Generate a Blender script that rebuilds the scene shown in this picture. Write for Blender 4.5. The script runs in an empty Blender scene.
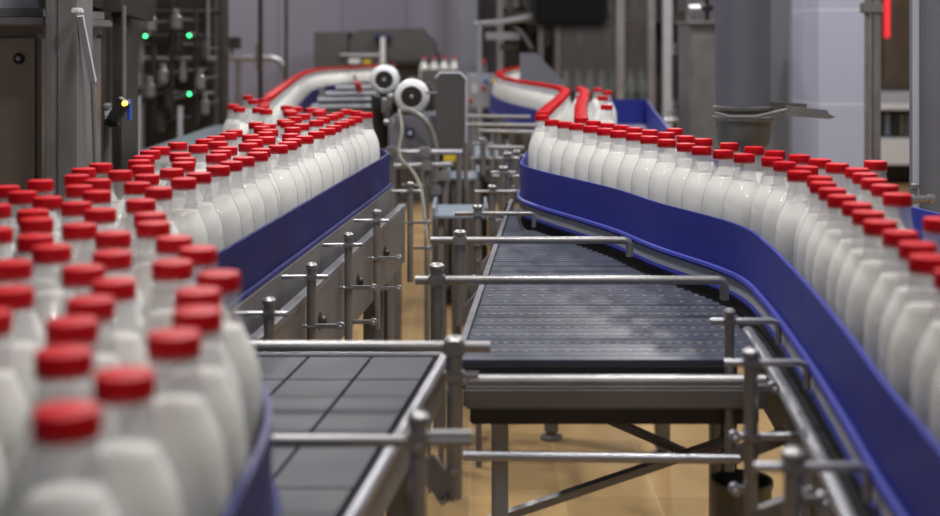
import bpy, bmesh, math, random
from mathutils import Vector, Matrix
random.seed(7)
S = bpy.context.scene
C = S.collection
F = 1300.0      # focal length in pixels of the 940 px wide frame
EYE = 1.48      # eye height above the floor
HY = 38.0       # row of the horizon
def hexc(r, g, b):
    return tuple(((c/255)/12.92 if c/255 <= .04045 else ((c/255+.055)/1.055)**2.4) for c in (r, g, b))
# ---------------------------------------------------------------- camera
cam = bpy.data.cameras.new('camera')
cam.sensor_width = 36; cam.lens = 36*F/940; cam.shift_y = -(258-HY)/940
cam.clip_end = 60
cam.dof.use_dof = True; cam.dof.focus_distance = 2.75; cam.dof.aperture_fstop = 3.2
co = bpy.data.objects.new('camera', cam); co.location = (0, 0, EYE); co.rotation_euler = (math.pi/2, 0, 0)
C.objects.link(co); S.camera = co
# ---------------------------------------------------------------- world, lamps, exposure
w = bpy.data.worlds.new('hall_light'); S.world = w; w.use_nodes = True
w.node_tree.nodes['Background'].inputs[0].default_value = (.80, .86, 1, 1)
w.node_tree.nodes['Background'].inputs[1].default_value = .11
S.view_settings.view_transform = 'Standard'; S.view_settings.look = 'None'
S.view_settings.gamma = 1; S.view_settings.use_curve_mapping = False
S.view_settings.exposure = -.12
S.cycles.use_denoising = True
S.cycles.transparent_max_bounces = 24; S.cycles.max_bounces = 7; S.cycles.caustics_reflective = False
def lamp(x, y, z, sx, sy, e, col=(1, .985, .97)):
    l = bpy.data.lights.new('ceiling_lamp_light', 'AREA'); l.shape = 'RECTANGLE'; l.size = sx; l.size_y = sy; l.energy = e; l.color = col
    o = bpy.data.objects.new('ceiling_lamp_light', l); o.location = (x, y, z); C.objects.link(o)
LAMPS = [(-.9, .5, 3), (.95, .9, 8), (-.5, 2.45, 48), (.62, 2.2, 46), (-.9, 5.2, 58), (1.1, 5.2, 50), (-1.1, 9.1, 75), (1.4, 9.4, 75), (2.5, 3.9, 60), (3.9, 11.2, 60), (-3.0, 11.6, 35), (.1, -1.0, 14), (1.1, -1.3, 14)]  # the unseen lamp before the tiled pilaster is added to brighten its front
for x, y, e in LAMPS:
    for dy in (-.14, .14):
        lamp(x, y+dy, 3.55, .13, .13, e/2)
# ---------------------------------------------------------------- materials
def mat(name, col, rough=.5, metal=0, bump=0, bscale=60, var=0, vscale=6, spec=.5, stretch=None, emit=None, es=0):
    m = bpy.data.materials.new(name); m.use_nodes = True
    n = m.node_tree.nodes; l = m.node_tree.links; b = n['Principled BSDF']
    b.inputs['Base Color'].default_value = (*col, 1); b.inputs['Roughness'].default_value = rough
    b.inputs['Metallic'].default_value = metal; b.inputs['Specular IOR Level'].default_value = spec
    tc = n.new('ShaderNodeTexCoord'); mp = n.new('ShaderNodeMapping'); l.new(tc.outputs['Object'], mp.inputs[0])
    if stretch: mp.inputs['Scale'].default_value = stretch
    if var:
        t = n.new('ShaderNodeTexNoise'); t.inputs['Scale'].default_value = vscale; t.inputs['Detail'].default_value = 5
        l.new(mp.outputs[0], t.inputs['Vector'])
        r = n.new('ShaderNodeValToRGB'); r.color_ramp.elements[0].position = .3; r.color_ramp.elements[1].position = .7
        r.color_ramp.elements[0].color = (*[c*(1-var) for c in col], 1); r.color_ramp.elements[1].color = (*[min(1, c*(1+var)) for c in col], 1)
        l.new(t.outputs[0], r.inputs[0]); l.new(r.outputs[0], b.inputs['Base Color'])
        mr = n.new('ShaderNodeMapRange'); mr.inputs[3].default_value = max(0, rough-.1); mr.inputs[4].default_value = min(1, rough+.12)
        l.new(t.outputs[0], mr.inputs[0]); l.new(mr.outputs[0], b.inputs['Roughness'])
    if bump:
        t = n.new('ShaderNodeTexNoise'); t.inputs['Scale'].default_value = bscale; l.new(mp.outputs[0], t.inputs['Vector'])
        bp = n.new('ShaderNodeBump'); bp.inputs['Strength'].default_value = bump; bp.inputs['Distance'].default_value = .002
        l.new(t.outputs[0], bp.inputs['Height']); l.new(bp.outputs[0], b.inputs['Normal'])
    if emit:
        b.inputs['Emission Color'].default_value = (*emit, 1); b.inputs['Emission Strength'].default_value = es
    return m
def tiles(name, col, grout, w_, h_, mortar, rough, axes='XY', var=.12, off=0):
    m = mat(name, col, rough); n = m.node_tree.nodes; l = m.node_tree.links; b = n['Principled BSDF']
    tc = n.new('ShaderNodeTexCoord'); sp = n.new('ShaderNodeSeparateXYZ'); cb = n.new('ShaderNodeCombineXYZ')
    l.new(tc.outputs['Object'], sp.inputs[0])
    if axes == 'SZ':
        ad = n.new('ShaderNodeMath'); ad.operation = 'ADD'; l.new(sp.outputs[0], ad.inputs[0]); l.new(sp.outputs[1], ad.inputs[1])
        l.new(ad.outputs[0], cb.inputs[0]); l.new(sp.outputs[2], cb.inputs[1])
    else:
        l.new(sp.outputs['XYZ'.index(axes[0])], cb.inputs[0]); l.new(sp.outputs['XYZ'.index(axes[1])], cb.inputs[1])
    br = n.new('ShaderNodeTexBrick'); br.offset = off; l.new(cb.outputs[0], br.inputs['Vector'])
    br.inputs['Color1'].default_value = (*[c*(1-var) for c in col], 1); br.inputs['Color2'].default_value = (*[min(1, c*(1+var)) for c in col], 1)
    br.inputs['Mortar'].default_value = (*grout, 1); br.inputs['Scale'].default_value = 1
    br.inputs['Mortar Size'].default_value = mortar; br.inputs['Brick Width'].default_value = w_; br.inputs['Row Height'].default_value = h_
    l.new(br.outputs[0], b.inputs['Base Color'])
    return m
M = {}
M['steel'] = mat('brushed_steel', hexc(142, 140, 140), .36, .6, var=.12, vscale=14)
M['bright'] = mat('polished_steel', hexc(160, 160, 166), .33, .7, var=.03, vscale=8)
M['dull'] = mat('dull_steel', hexc(116, 114, 114), .48, .2, var=.15, vscale=9)
M['darksteel'] = mat('dark_steel', hexc(70, 66, 62), .45, .6, var=.25, vscale=8)
M['black'] = mat('black_plastic', hexc(22, 21, 21), .5)
M['dark'] = mat('dark_machine_paint', hexc(48, 44, 40), .6, .2, var=.35, vscale=7)
M['cabinet'] = mat('stainless_cabinet', hexc(138, 129, 120), .4, .4, bump=.15, bscale=90, var=.16, vscale=5, stretch=(1, 1, .25))
M['bed'] = mat('steel_bed', hexc(150, 158, 172), .3, .6, var=.1, vscale=6)
M['blue'] = mat('blue_plastic_guard', hexc(42, 51, 140), .5, 0, spec=.3, var=.06, vscale=9)
M['navy'] = mat('navy_plastic_guard', hexc(26, 29, 92), .5, 0, spec=.3, var=.08, vscale=9)
M['red'] = mat('red_cap_plastic', hexc(192, 12, 26), .45, spec=.15)
M['redd'] = mat('red_plastic', hexc(170, 25, 30), .5)
M['milk'] = mat('milk', hexc(240, 238, 232), .55)
_mb = M['milk'].node_tree.nodes['Principled BSDF']; _mb.inputs['Subsurface Weight'].default_value = .6; _mb.inputs['Subsurface Radius'].default_value = (1, .9, .8); _mb.inputs['Subsurface Scale'].default_value = .025
M['belt'] = mat('slate_belt', hexc(66, 70, 84), .4, .15, var=.18, vscale=22, stretch=(1.6, .5, 1))
M['tilebelt'] = mat('dark_tile_belt', hexc(42, 42, 52), .55, .1, var=.16, vscale=12)
M['gap'] = mat('dark_chain', hexc(30, 31, 36), .6)
M['pin'] = mat('pale_hinge_pins', hexc(150, 146, 138), .4)
M['greypaint'] = mat('grey_paint', hexc(112, 114, 124), .5, 0, var=.08, vscale=4)
M['hood'] = mat('grey_brown_hood', hexc(84, 82, 82), .5, .2, var=.1, vscale=4)
M['lightgrey'] = mat('light_grey_paint', hexc(168, 172, 182), .45, 0, var=.06)
M['white'] = mat('white_enamel', hexc(214, 216, 220), .4)
M['pale'] = mat('pale_blue_tray', hexc(132, 142, 156), .4, .1)
M['yellow'] = mat('yellow_plastic', hexc(215, 190, 40), .5)
M['cable'] = mat('beige_cable', hexc(112, 108, 96), .6)
M['column'] = mat('grey_column_paint', hexc(88, 90, 100), .55, .1, bump=.4, bscale=40, var=.12, vscale=5, stretch=(1, 1, .35))
M['zinc'] = mat('worn_zinc', hexc(105, 103, 100), .5, .6, var=.3, vscale=12)
M['ledg'] = mat('green_lamp', (.05, .9, .2), .4, emit=(.05, 1, .25), es=6)
M['ledo'] = mat('amber_lamp', (1, .6, .1), .4, emit=(1, .55, .05), es=6)
M['ledr'] = mat('red_lamp', (.9, .05, .06), .4, emit=(1, .03, .04), es=.6)
M['bluedot'] = mat('blue_plastic', hexc(40, 90, 190), .5)
M['lampw'] = mat('lamp_diffuser', (.9, .9, .9), .4, emit=(1, .97, .93), es=4)
M['floor'] = tiles('tan_floor_tiles', hexc(200, 166, 116), hexc(206, 180, 136), .3, .3, .004, .16)
M['wallp'] = tiles('lilac_wall_panels', hexc(140, 136, 152), hexc(108, 104, 118), .62, 4.5, .008, .5, 'XZ', .03)
M['wallt'] = tiles('white_wall_tiles', hexc(166, 170, 192), hexc(188, 191, 204), .6, .4, .006, .35, 'SZ', .03)
M['ceil'] = mat('ceiling_paint', hexc(120, 120, 125), .8)
def glassy(name, cloud, tint=(.97, .98, .98), rough=.07):
    m = bpy.data.materials.new(name); m.use_nodes = True; n = m.node_tree.nodes; l = m.node_tree.links
    for x in list(n): n.remove(x)
    o = n.new('ShaderNodeOutputMaterial'); tr = n.new('ShaderNodeBsdfTransparent'); tr.inputs[0].default_value = (*tint, 1)
    gl = n.new('ShaderNodeBsdfGlossy'); gl.inputs['Roughness'].default_value = rough
    df = n.new('ShaderNodeBsdfDiffuse'); df.inputs[0].default_value = (.75, .75, .76, 1)
    lw = n.new('ShaderNodeFresnel'); lw.inputs[0].default_value = 1.7
    m1 = n.new('ShaderNodeMixShader'); m1.inputs[0].default_value = cloud; l.new(tr.outputs[0], m1.inputs[1]); l.new(df.outputs[0], m1.inputs[2])
    m2 = n.new('ShaderNodeMixShader'); ge = n.new('ShaderNodeNewGeometry'); iv = n.new('ShaderNodeMath'); iv.operation = 'SUBTRACT'; iv.inputs[0].default_value = 1; l.new(ge.outputs['Backfacing'], iv.inputs[1])
    mu = n.new('ShaderNodeMath'); mu.operation = 'MULTIPLY'; l.new(lw.outputs[0], mu.inputs[0]); l.new(iv.outputs[0], mu.inputs[1]); l.new(mu.outputs[0], m2.inputs[0]); l.new(m1.outputs[0], m2.inputs[1]); l.new(gl.outputs[0], m2.inputs[2])
    l.new(m2.outputs[0], o.inputs[0]); return m
M['pet'] = glassy('clear_bottle_plastic', .26)
M['glass'] = glassy('clear_glass', .05, (.82, .84, .84))
# ---------------------------------------------------------------- mesh helpers
WL = {}
class MB:
    def __init__(s): s.v = []; s.f = []; s.mi = []; s.cur = 0
    def add(s, vs, fs):
        k = len(s.v); s.v += [tuple(v) for v in vs]; s.f += [tuple(i+k for i in f) for f in fs]; s.mi += [s.cur]*(len(s.f)-len(s.mi)); return s
    def box(s, x0, x1, y0, y1, z0, z1, bev=0):
        if bev:
            b = min(bev, (x1-x0)*.3, (y1-y0)*.3, (z1-z0)*.3)
            bm = bmesh.new(); bmesh.ops.create_cube(bm, size=1)
            for v in bm.verts: v.co = Vector(((x0+x1)/2+v.co.x*(x1-x0), (y0+y1)/2+v.co.y*(y1-y0), (z0+z1)/2+v.co.z*(z1-z0)))
            bmesh.ops.bevel(bm, geom=bm.edges[:], offset=b, segments=2, affect='EDGES')
            bm.verts.index_update(); s.add([v.co[:] for v in bm.verts], [[v.index for v in f.verts] for f in bm.faces]); bm.free(); return s
        vs = [(x, y, z) for z in (z0, z1) for y in (y0, y1) for x in (x0, x1)]
        return s.add(vs, [(0, 2, 3, 1), (4, 5, 7, 6), (0, 1, 5, 4), (2, 6, 7, 3), (0, 4, 6, 2), (1, 3, 7, 5)])
    def path(s, pts, r, seg=12, closed_ends=True):
        P = [Vector(p) for p in pts]; rings = []; up = None
        for i, p in enumerate(P):
            t = ((P[i+1]-p).normalized() if i == 0 else (p-P[i-1]).normalized() if i == len(P)-1 else ((P[i+1]-p).normalized()+(p-P[i-1]).normalized()).normalized())
            if up is None:
                up = Vector((0, 0, 1)) if abs(t.z) < .9 else Vector((1, 0, 0))
            a = t.cross(up).normalized(); b = a.cross(t).normalized(); up = b
            rr = r[i] if isinstance(r, (list, tuple)) else r
            rings.append([p+(a*math.cos(q)+b*math.sin(q))*rr for q in [2*math.pi*k/seg for k in range(seg)]])
        vs = [v for g in rings for v in g]; fs = []
        for i in range(len(rings)-1):
            for k in range(seg):
                fs.append((i*seg+k, i*seg+(k+1) % seg, (i+1)*seg+(k+1) % seg, (i+1)*seg+k))
        fs.append(tuple(range(seg))[::-1]); fs.append(tuple((len(rings)-1)*seg+k for k in range(seg)))
        return s.add([v[:] for v in vs], fs)
    def tube(s, a, b, r, seg=12): return s.path([a, b], r, seg)
    def bar(s, a, b, w_, h_):
        a = Vector(a); b = Vector(b); t = (b-a).normalized(); up = Vector((0, 0, 1)) if abs(t.z) < .95 else Vector((0, 1, 0))
        x = t.cross(up).normalized()*w_/2; y = x.cross(t).normalized()*h_/2
        vs = [p+i*x+j*y for p in (a, b) for i, j in ((-1, -1), (1, -1), (1, 1), (-1, 1))]
        return s.add([v[:] for v in vs], [(0, 1, 2, 3), (7, 6, 5, 4), (0, 4, 5, 1), (1, 5, 6, 2), (2, 6, 7, 3), (3, 7, 4, 0)])
    def lathe(s, prof, c=(0, 0, 0), seg=32, axis='Z', rib=0, cap=True):
        def m(r, z, q):
            x, y = r*math.cos(q), r*math.sin(q)
            return {'Z': (c[0]+x, c[1]+y, c[2]+z), 'Y': (c[0]+x, c[1]+z, c[2]+y), 'X': (c[0]+z, c[1]+x, c[2]+y)}[axis]
        vs = []
        for r, z in prof:
            for k in range(seg): vs.append(m(r, z, 2*math.pi*k/seg))
        fs = [(i*seg+k, i*seg+(k+1) % seg, (i+1)*seg+(k+1) % seg, (i+1)*seg+k) for i in range(len(prof)-1) for k in range(seg)]
        if cap: fs += [tuple(range(seg)), tuple((len(prof)-1)*seg+k for k in range(seg))]
        return s.add(vs, fs)
    def prism(s, poly, z0, z1):
        n_ = len(poly)
        return s.add([(x, y, z0) for x, y in poly]+[(x, y, z1) for x, y in poly],
                     [tuple(range(n_))[::-1], tuple(range(n_, 2*n_))]+[(i, (i+1) % n_, n_+(i+1) % n_, n_+i) for i in range(n_)])
    def prismY(s, poly, y0, y1):      # polygon in x, z
        n_ = len(poly)
        return s.add([(x, y0, z) for x, z in poly]+[(x, y1, z) for x, z in poly],
                     [tuple(range(n_)), tuple(range(n_, 2*n_))[::-1]]+[(i, (i+1) % n_, n_+(i+1) % n_, n_+i) for i in range(n_)])
    def ribbon(s, cur, z0, z1, th, off=0):      # upright strip along a curve, thickness th
        A = offs(cur, off-th/2); B = offs(cur, off+th/2); n_ = len(A)
        vs = [(x, y, z) for L, z in ((A, z0), (B, z0), (B, z1), (A, z1)) for x, y in L]
        fs = []
        for i in range(n_-1):
            for k in range(4): fs.append((k*n_+i, k*n_+i+1, ((k+1) % 4)*n_+i+1, ((k+1) % 4)*n_+i))
        fs += [(0, n_, 2*n_, 3*n_), (n_-1, 4*n_-1, 3*n_-1, 2*n_-1)]
        return s.add(vs, fs)
    def build(s, name, m, parent=None, ang=35):
        me = bpy.data.meshes.new(name); bm = bmesh.new()
        o0 = WL.get(parent.name, (0, 0, 0)) if parent else (0, 0, 0)
        vs = [bm.verts.new((v[0]-o0[0], v[1]-o0[1], v[2]-o0[2])) for v in s.v]
        for f, q in zip(s.f, s.mi):
            try: bm.faces.new([vs[i] for i in f]).material_index = q
            except ValueError: pass
        bmesh.ops.recalc_face_normals(bm, faces=bm.faces[:])
        lim = math.radians(ang)
        if bm.faces:
            bm.normal_update(); cc = sum((v.co for v in bm.verts), Vector())/len(bm.verts)
            if sum((f.calc_center_median()-cc).dot(f.normal)*f.calc_area() for f in bm.faces) < 0: bmesh.ops.reverse_faces(bm, faces=bm.faces[:])
        for e in bm.edges:
            if len(e.link_faces) == 2 and e.calc_face_angle(0) > lim: e.smooth = False
        for f in bm.faces: f.smooth = True
        bm.to_mesh(me); bm.free()
        [me.materials.append(M[k] if isinstance(k, str) else k) for k in (m if isinstance(m, list) else [m])]
        o = bpy.data.objects.new(name, me); C.objects.link(o)
        if parent: o.parent = parent; WL[o.name] = o0
        return o
def cr(P, n=8):
    out = []; P = [P[0]]+list(P)+[P[-1]]
    for i in range(1, len(P)-2):
        for k in range(n):
            t = k/n
            out.append(tuple(.5*((2*P[i][j])+(-P[i-1][j]+P[i+1][j])*t+(2*P[i-1][j]-5*P[i][j]+4*P[i+1][j]-P[i+2][j])*t*t+(-P[i-1][j]+3*P[i][j]-3*P[i+1][j]+P[i+2][j])*t**3) for j in range(len(P[0]))))
    out.append(tuple(P[-1])); return out
def offs(cur, d):
    out = []
    for i, p in enumerate(cur):
        a = cur[max(0, i-1)]; b = cur[min(len(cur)-1, i+1)]
        tx, ty = b[0]-a[0], b[1]-a[1]; L = math.hypot(tx, ty) or 1
        out.append((p[0]-ty/L*d, p[1]+tx/L*d))
    return out
def at(px, py, Y): return ((px-470)/F*Y, Y, EYE-(py-HY)/F*Y)
def tag(o, label, cat, group=None, kind=None):
    if kind: o['kind'] = kind
    if label: o['label'] = label
    if cat: o['category'] = cat
    if group: o['group'] = group
    return o
def thing(name, loc, label, cat, group=None):
    o = bpy.data.objects.new(name, None); o.location = loc; C.objects.link(o); WL[o.name] = tuple(loc); o.empty_display_size = .05
    return tag(o, label, cat, group)
def struct(o): o['kind'] = 'structure'; return o
# bottle positions on the beds (metres) and the courses of the two side guards
BL=[(-0.651,2.292),(-0.656,2.207),(-0.635,2.1),(-0.583,2.166),(-0.582,2.033),(-0.586,1.949),(-0.539,1.878),(-0.668,2.022),(-0.693,1.941),(-0.644,1.872),(-0.588,1.809),(-0.529,1.748),(-0.562,1.671),
(-0.531,1.592),(-0.463,1.542),(-0.629,1.723),(-0.552,1.51),(-0.478,1.681),(-0.619,2.753),(-0.581,2.848),(-0.562,2.691),(-0.538,2.775),(-0.493,2.643),(-0.629,2.64),(-0.628,2.555),(-0.613,2.443),
(-0.6,2.359),(-0.568,2.255),(-0.523,2.104),(-0.509,1.989),(-0.46,1.92),(-0.45,1.777),(-0.404,1.641),(-0.38,1.56),(-0.559,2.507),(-0.527,2.401),(-0.49,2.557),(-0.511,2.318),(-0.504,2.197),(-0.452,2.051),
(-0.445,2.135),(-0.435,2.246),(-0.428,2.33),(-0.482,2.472),(-0.487,1.456),(-0.445,1.383),(-0.406,1.479),(-0.37,1.344),(-0.374,1.257),(-0.325,1.187),(-0.454,1.286),(-0.406,1.148),(-0.322,1.103),
(-0.329,1.445),(-0.287,1.372),(-0.295,1.288),(-0.237,1.226),(-0.239,1.142),(-0.312,1.019),(-0.288,0.921),(-0.222,1.059),(-0.222,0.975),(-0.854,4.995),(-0.78,4.675),(-0.752,4.755),(-0.79,4.333),
(-0.741,4.176),(-0.706,4.449),(-0.671,4.122),(-0.634,4.045),(-0.681,4.283),(-0.567,3.126),(-0.565,3.039),(-0.573,2.932),(-0.522,3.258),(-0.482,3.446),(-0.484,3.145),(-0.502,2.978),(-0.455,2.908),
(-0.469,2.824),(-0.466,2.731),(-0.419,2.602),(-0.411,2.518),(-0.42,2.414),(-0.518,3.343),(-0.6,4.259),(-0.558,4.185),(-0.502,4.122),(-0.466,4.045),(-0.384,4.027),(-0.345,3.952),(-0.308,3.853),
(-0.557,4.01),(-0.542,3.927),(-0.561,3.415),(-0.504,3.528),(-0.491,3.646),(-0.484,3.785),(-0.458,3.936),(-0.439,3.216),(-0.433,3.345),(-0.413,3.495),(-0.408,3.611),(-0.398,3.747),(-0.393,3.853),
(-0.388,2.768),(-0.389,2.852),(-0.373,2.935),(-0.363,3.075),(-0.35,3.188),(-0.344,3.289),(-0.338,3.429),(-0.33,3.518),(-0.321,3.646),(-0.482,3.06),(-0.396,2.684),(-0.415,3.009),(-0.241,0.777),
(-0.229,0.861),(-0.391,1.05),(-0.372,0.928),(-0.455,0.914),(-0.5,1.2),(-0.49,1.08),(-0.515,0.974)]
BK=[(-0.771,4.95),(-0.779,5.035),(-0.787,5.119),(-0.795,5.203),(-0.803,5.287),(-0.811,5.371),(-0.819,5.455),(-0.827,5.539),(-0.835,5.623),(-0.843,5.708),(-0.851,5.792),(-0.859,5.876),(-0.866,5.96),
(-0.874,6.044),(-0.882,6.128),(-0.889,6.212),(-0.897,6.296),(-0.904,6.38),(-0.912,6.465),(-0.92,6.549),(-0.927,6.633),(-0.935,6.717),(-0.942,6.801),(-0.95,6.885),(-0.957,6.969),(-0.965,7.054),
(-0.972,7.138),(-0.98,7.222),(-0.987,7.306),(-0.995,7.39),(-1.002,7.474),(-1.009,7.559),(-1.016,7.643),(-1.024,7.727),(-1.031,7.811),(-1.038,7.895),(-1.044,7.98),(-1.051,8.064),(-1.058,8.148),
(-1.064,8.232),(-1.07,8.317),(-1.075,8.401),(-1.081,8.485),(-1.085,8.57),(-1.089,8.654),(-1.091,8.739),(-1.093,8.823),(-1.095,8.907),(-1.097,8.992),(-1.098,9.076),(-1.098,9.161),(-1.098,9.245),
(-1.096,9.33),(-1.092,9.414),(-1.085,9.499),(-1.076,9.583),(-1.062,9.666),(-1.044,9.748),(-1.022,9.83),(-0.997,9.911),(-0.972,9.991),(-0.947,10.072),(-0.919,10.152),(-0.889,10.231),(-0.859,10.31),
(-0.829,10.389),(-0.8,10.468),(-0.774,10.549),(-0.752,10.63),(-0.734,10.713),(-0.717,10.796),(-0.702,10.879),(-0.688,10.962),(-0.675,11.046),(-0.662,11.129)]
BF=[(0.207,3.737),(0.222,3.518),(0.251,3.438),(0.275,3.357),(0.304,3.267),(0.33,3.18),(0.354,3.099),(0.382,3.019),(0.404,2.931),(0.429,2.834),(0.454,2.731),(0.471,2.645),(0.499,2.565),(0.524,2.484),
(0.56,2.408),(0.562,2.323),(0.58,2.241),(0.548,2.162),(0.559,2.078),(0.542,1.996),(0.533,1.912),(0.523,1.828),(0.519,1.743),(0.508,1.659),(0.496,1.572),(0.493,1.488),(0.483,1.403),(0.466,1.32),
(0.462,1.236),(0.45,1.152),(0.44,1.068),(0.43,0.984),(0.422,0.9)]
BS=[(0.33,3.477),(0.357,3.377),(0.383,3.297),(0.407,3.216),(0.433,3.129),(0.461,3.05),(0.488,2.94),(0.513,2.859),(0.547,2.743),(0.578,2.646),(0.598,2.549),(0.624,2.464),(0.64,2.378),(0.648,2.294),
(0.658,2.209),(0.646,2.126),(0.635,2.042),(0.625,1.958),(0.607,1.847),(0.577,1.596)]
BT=[(0.501,3.184),(0.73,2.34),(0.505,4.941),(0.453,4.308),(0.567,5.776),(0.575,5.45)]
BA=[(0.41,10.2),(0.396,10.117),(0.383,10.033),(0.369,9.95),(0.355,9.867),(0.341,9.783),(0.328,9.7),(0.315,9.616),(0.302,9.533),(0.29,9.449),(0.278,9.365),(0.268,9.282),(0.258,9.198),(0.249,9.114),
(0.24,9.03),(0.232,8.945),(0.224,8.861),(0.217,8.777),(0.21,8.693),(0.203,8.609),(0.198,8.524),(0.192,8.44),(0.188,8.356),(0.184,8.271),(0.181,8.187),(0.179,8.102),(0.178,8.018),(0.179,7.933),
(0.181,7.849),(0.184,7.764),(0.188,7.68),(0.193,7.596),(0.199,7.511),(0.205,7.427),(0.212,7.343),(0.22,7.259),(0.228,7.175),(0.237,7.091),(0.247,7.007),(0.257,6.923),(0.27,6.84),(0.284,6.756),
(0.299,6.673),(0.315,6.59),(0.331,6.507),(0.345,6.424),(0.358,6.341),(0.371,6.257),(0.384,6.174),(0.398,6.09),(0.41,6.007),(0.419,5.923),(0.411,5.839),(0.415,5.754),(0.414,5.67),(0.409,5.586),
(0.402,5.501),(0.395,5.417),(0.387,5.333),(0.378,5.249),(0.37,5.165),(0.36,5.081),(0.346,4.998),(0.34,4.913),(0.33,4.829),(0.32,4.745),(0.31,4.661),(0.299,4.577),(0.289,4.493),(0.278,4.41),
(0.268,4.326),(0.258,4.242),(0.248,4.158),(0.238,4.074),(0.228,3.99),(0.218,3.906)]
BB=[(0.501,5.902),(0.493,5.818),(0.496,5.73),(0.495,5.645),(0.489,5.561),(0.483,5.476),(0.476,5.392),(0.468,5.308),(0.459,5.224),(0.451,5.14),(0.444,5.056),(0.427,4.973),(0.429,4.889),(0.42,4.805),
(0.41,4.721),(0.4,4.637),(0.391,4.553),(0.382,4.469),(0.374,4.385),(0.366,4.3),(0.359,4.216),(0.352,4.132),(0.345,4.048),(0.338,3.964),(0.331,3.879),(0.324,3.795),(0.317,3.711),
(0.311,3.627)]
LG=[(-0.19, 0.45), (-0.18, 0.6), (-0.178, 0.8), (-0.176, 1.0), (-0.18, 1.15), (-0.2, 1.27), (-0.24, 1.38), (-0.29, 1.47), (-0.345, 1.6), (-0.39, 1.8), (-0.405, 2.0), (-0.4, 2.12), (-0.33, 2.9),
 (-0.252, 3.77), (-0.25, 3.92), (-0.29, 4.07), (-0.42, 4.22), (-0.58, 4.38), (-0.68, 4.6), (-0.72, 4.9), (-0.82, 6.0), (-1.0, 8.05), (-1.045, 8.9), (-1.03, 9.5), (-0.93, 9.95), (-0.72, 10.55),
 (-0.6, 11.2)]
RG=[(0.36, 10.2), (0.22, 9.3), (0.14, 8.4), (0.135, 7.75), (0.2, 6.95), (0.31, 6.3), (0.366, 5.77), (0.3, 5.0), (0.215, 4.3), (0.16, 3.8), (0.143, 3.55), (0.19, 3.36), (0.267, 3.158), (0.34, 2.951),
 (0.397, 2.718), (0.478, 2.478), (0.503, 2.336), (0.498, 2.156), (0.482, 1.933), (0.46, 1.692), (0.433, 1.447), (0.415, 1.3), (0.395, 1.1), (0.37, 0.9),
 (0.35, 0.7)]
# ---------------------------------------------------------------- the hall
struct(MB().box(-4.5, 6, -2, 14.6, -.1, 0).build('floor', 'floor'))
struct(MB().box(-4.5, 6, 14.5, 14.7, 0, 4).build('wall_back', 'wallp'))
struct(MB().box(-4.7, -4.5, -2, 14.7, 0, 4).build('wall_left', 'wallp'))
struct(MB().box(6, 6.2, -2, 14.7, 0, 4).build('wall_right', 'wallt'))
struct(MB().box(-4.7, 6.2, -2, 14.7, 4, 4.1).build('ceiling', 'ceil'))
struct(MB().box(-4.3, -.02, 12.6, 12.75, 0, 4).build('wall_partition', 'wallp'))
struct(MB().box(1.475, 1.725, 5.5, 5.95, 0, 4).build('wall_pilaster', 'wallt'))
struct(MB().box(1.62, 1.86, 6.6, 7.1, 0, 4).build('pillar_concrete', 'greypaint'))
LWORDS = ['above the near part of the crowded conveyor', 'above the near part of the winding conveyor', 'above the middle of the crowded conveyor', 'above the middle of the winding conveyor', 'above the pale sheet table', 'above the bend of the far file', 'before the hooded machine', 'before the glazed filler', 'added to light the front of the tiled pilaster', 'before the white-shelved machine', 'behind the valve rack', 'behind the viewer over the crowded conveyor', 'behind the viewer over the winding conveyor']
for i, (x, y, e) in enumerate(LAMPS):
    t = thing('ceiling_lamp', (x, y, 3.6), 'twin round ceiling lamp %s' % LWORDS[i], 'lamp', 'ceiling lamps')
    MB().box(x-.3, x+.3, y-.35, y+.35, 3.6, 3.68, .01).build('housing', 'white', t)
    for dy in (-.14, .14):
        MB().lathe([(.065, 3.6), (.065, 3.575), (.05, 3.565)], (x, y+dy, 0), 20).build('lamp_disc', 'lampw', t)
    MB().tube((x, y, 3.68), (x, y, 4.0), .012).build('hanger', 'dull', t)
# ---------------------------------------------------------------- conveyor curves
LGc = cr(LG); RGc = cr(RG)
ZT = EYE-.345; ZB = EYE-.44; BED = EYE-.48
def gx(cur, Y, lo, hi):
    best = None
    for a, b in zip(cur[:-1], cur[1:]):
        if (a[1]-Y)*(b[1]-Y) <= 0 and abs(a[1]-b[1]) > 1e-6 and lo <= Y <= hi:
            best = a[0]+(b[0]-a[0])*(Y-a[1])/(b[1]-a[1])
    return best
RGx = lambda Y: gx([p for p in RGc if p[1] < 3.45], Y, .7, 3.45) or RGc[-1][0]
def bracket(root, x, y, zt, zb, r, rods, knobs=(), m='steel'):
    """an upright clamp post with its cross rods and clamp knobs"""
    p = MB().path([(x, y, zb), (x, y, zt-.012), (x, y, zt-.012)], r, 14).build('bracket_post', m, root)
    MB().lathe([(r*.9, 0), (r*1.25, .003), (r*1.25, .009), (r*.8, .013), (.002, .014)], (x, y, zt-.013), 14).build('post_cap', m, p)
    for z, xa, xb, rr, hook in rods:
        ya = y
        pts = [(xa, y, z), (xb-.012 if hook else xb, y, z)]
        if hook: pts += [(xb-.003, y, z-.003), (xb, y, z-.012), (xb, y, z-.035)]
        MB().path(pts, rr, 12).build('cross_rod', 'bright' if rr < .006 else m, p)
        MB().box(x-r*1.25, x+r*1.25, y-r*1.25, y+r*1.25, z-rr*1.35, z+rr*1.35, .003).build('clamp', m, p)
    for kx, kz in knobs:
        MB().lathe([(.004, -.02), (.004, -.005), (.0075, -.005), (.008, .004), (.005, .008)], (x+kx, y, kz), 12, 'Y').build('clamp_knob', 'bright', p)
        MB().box(min(x, x+kx), max(x, x+kx), y-.004, y+.004, kz-.004, kz+.004).build('knob_arm', m, p)
    return p
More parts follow.
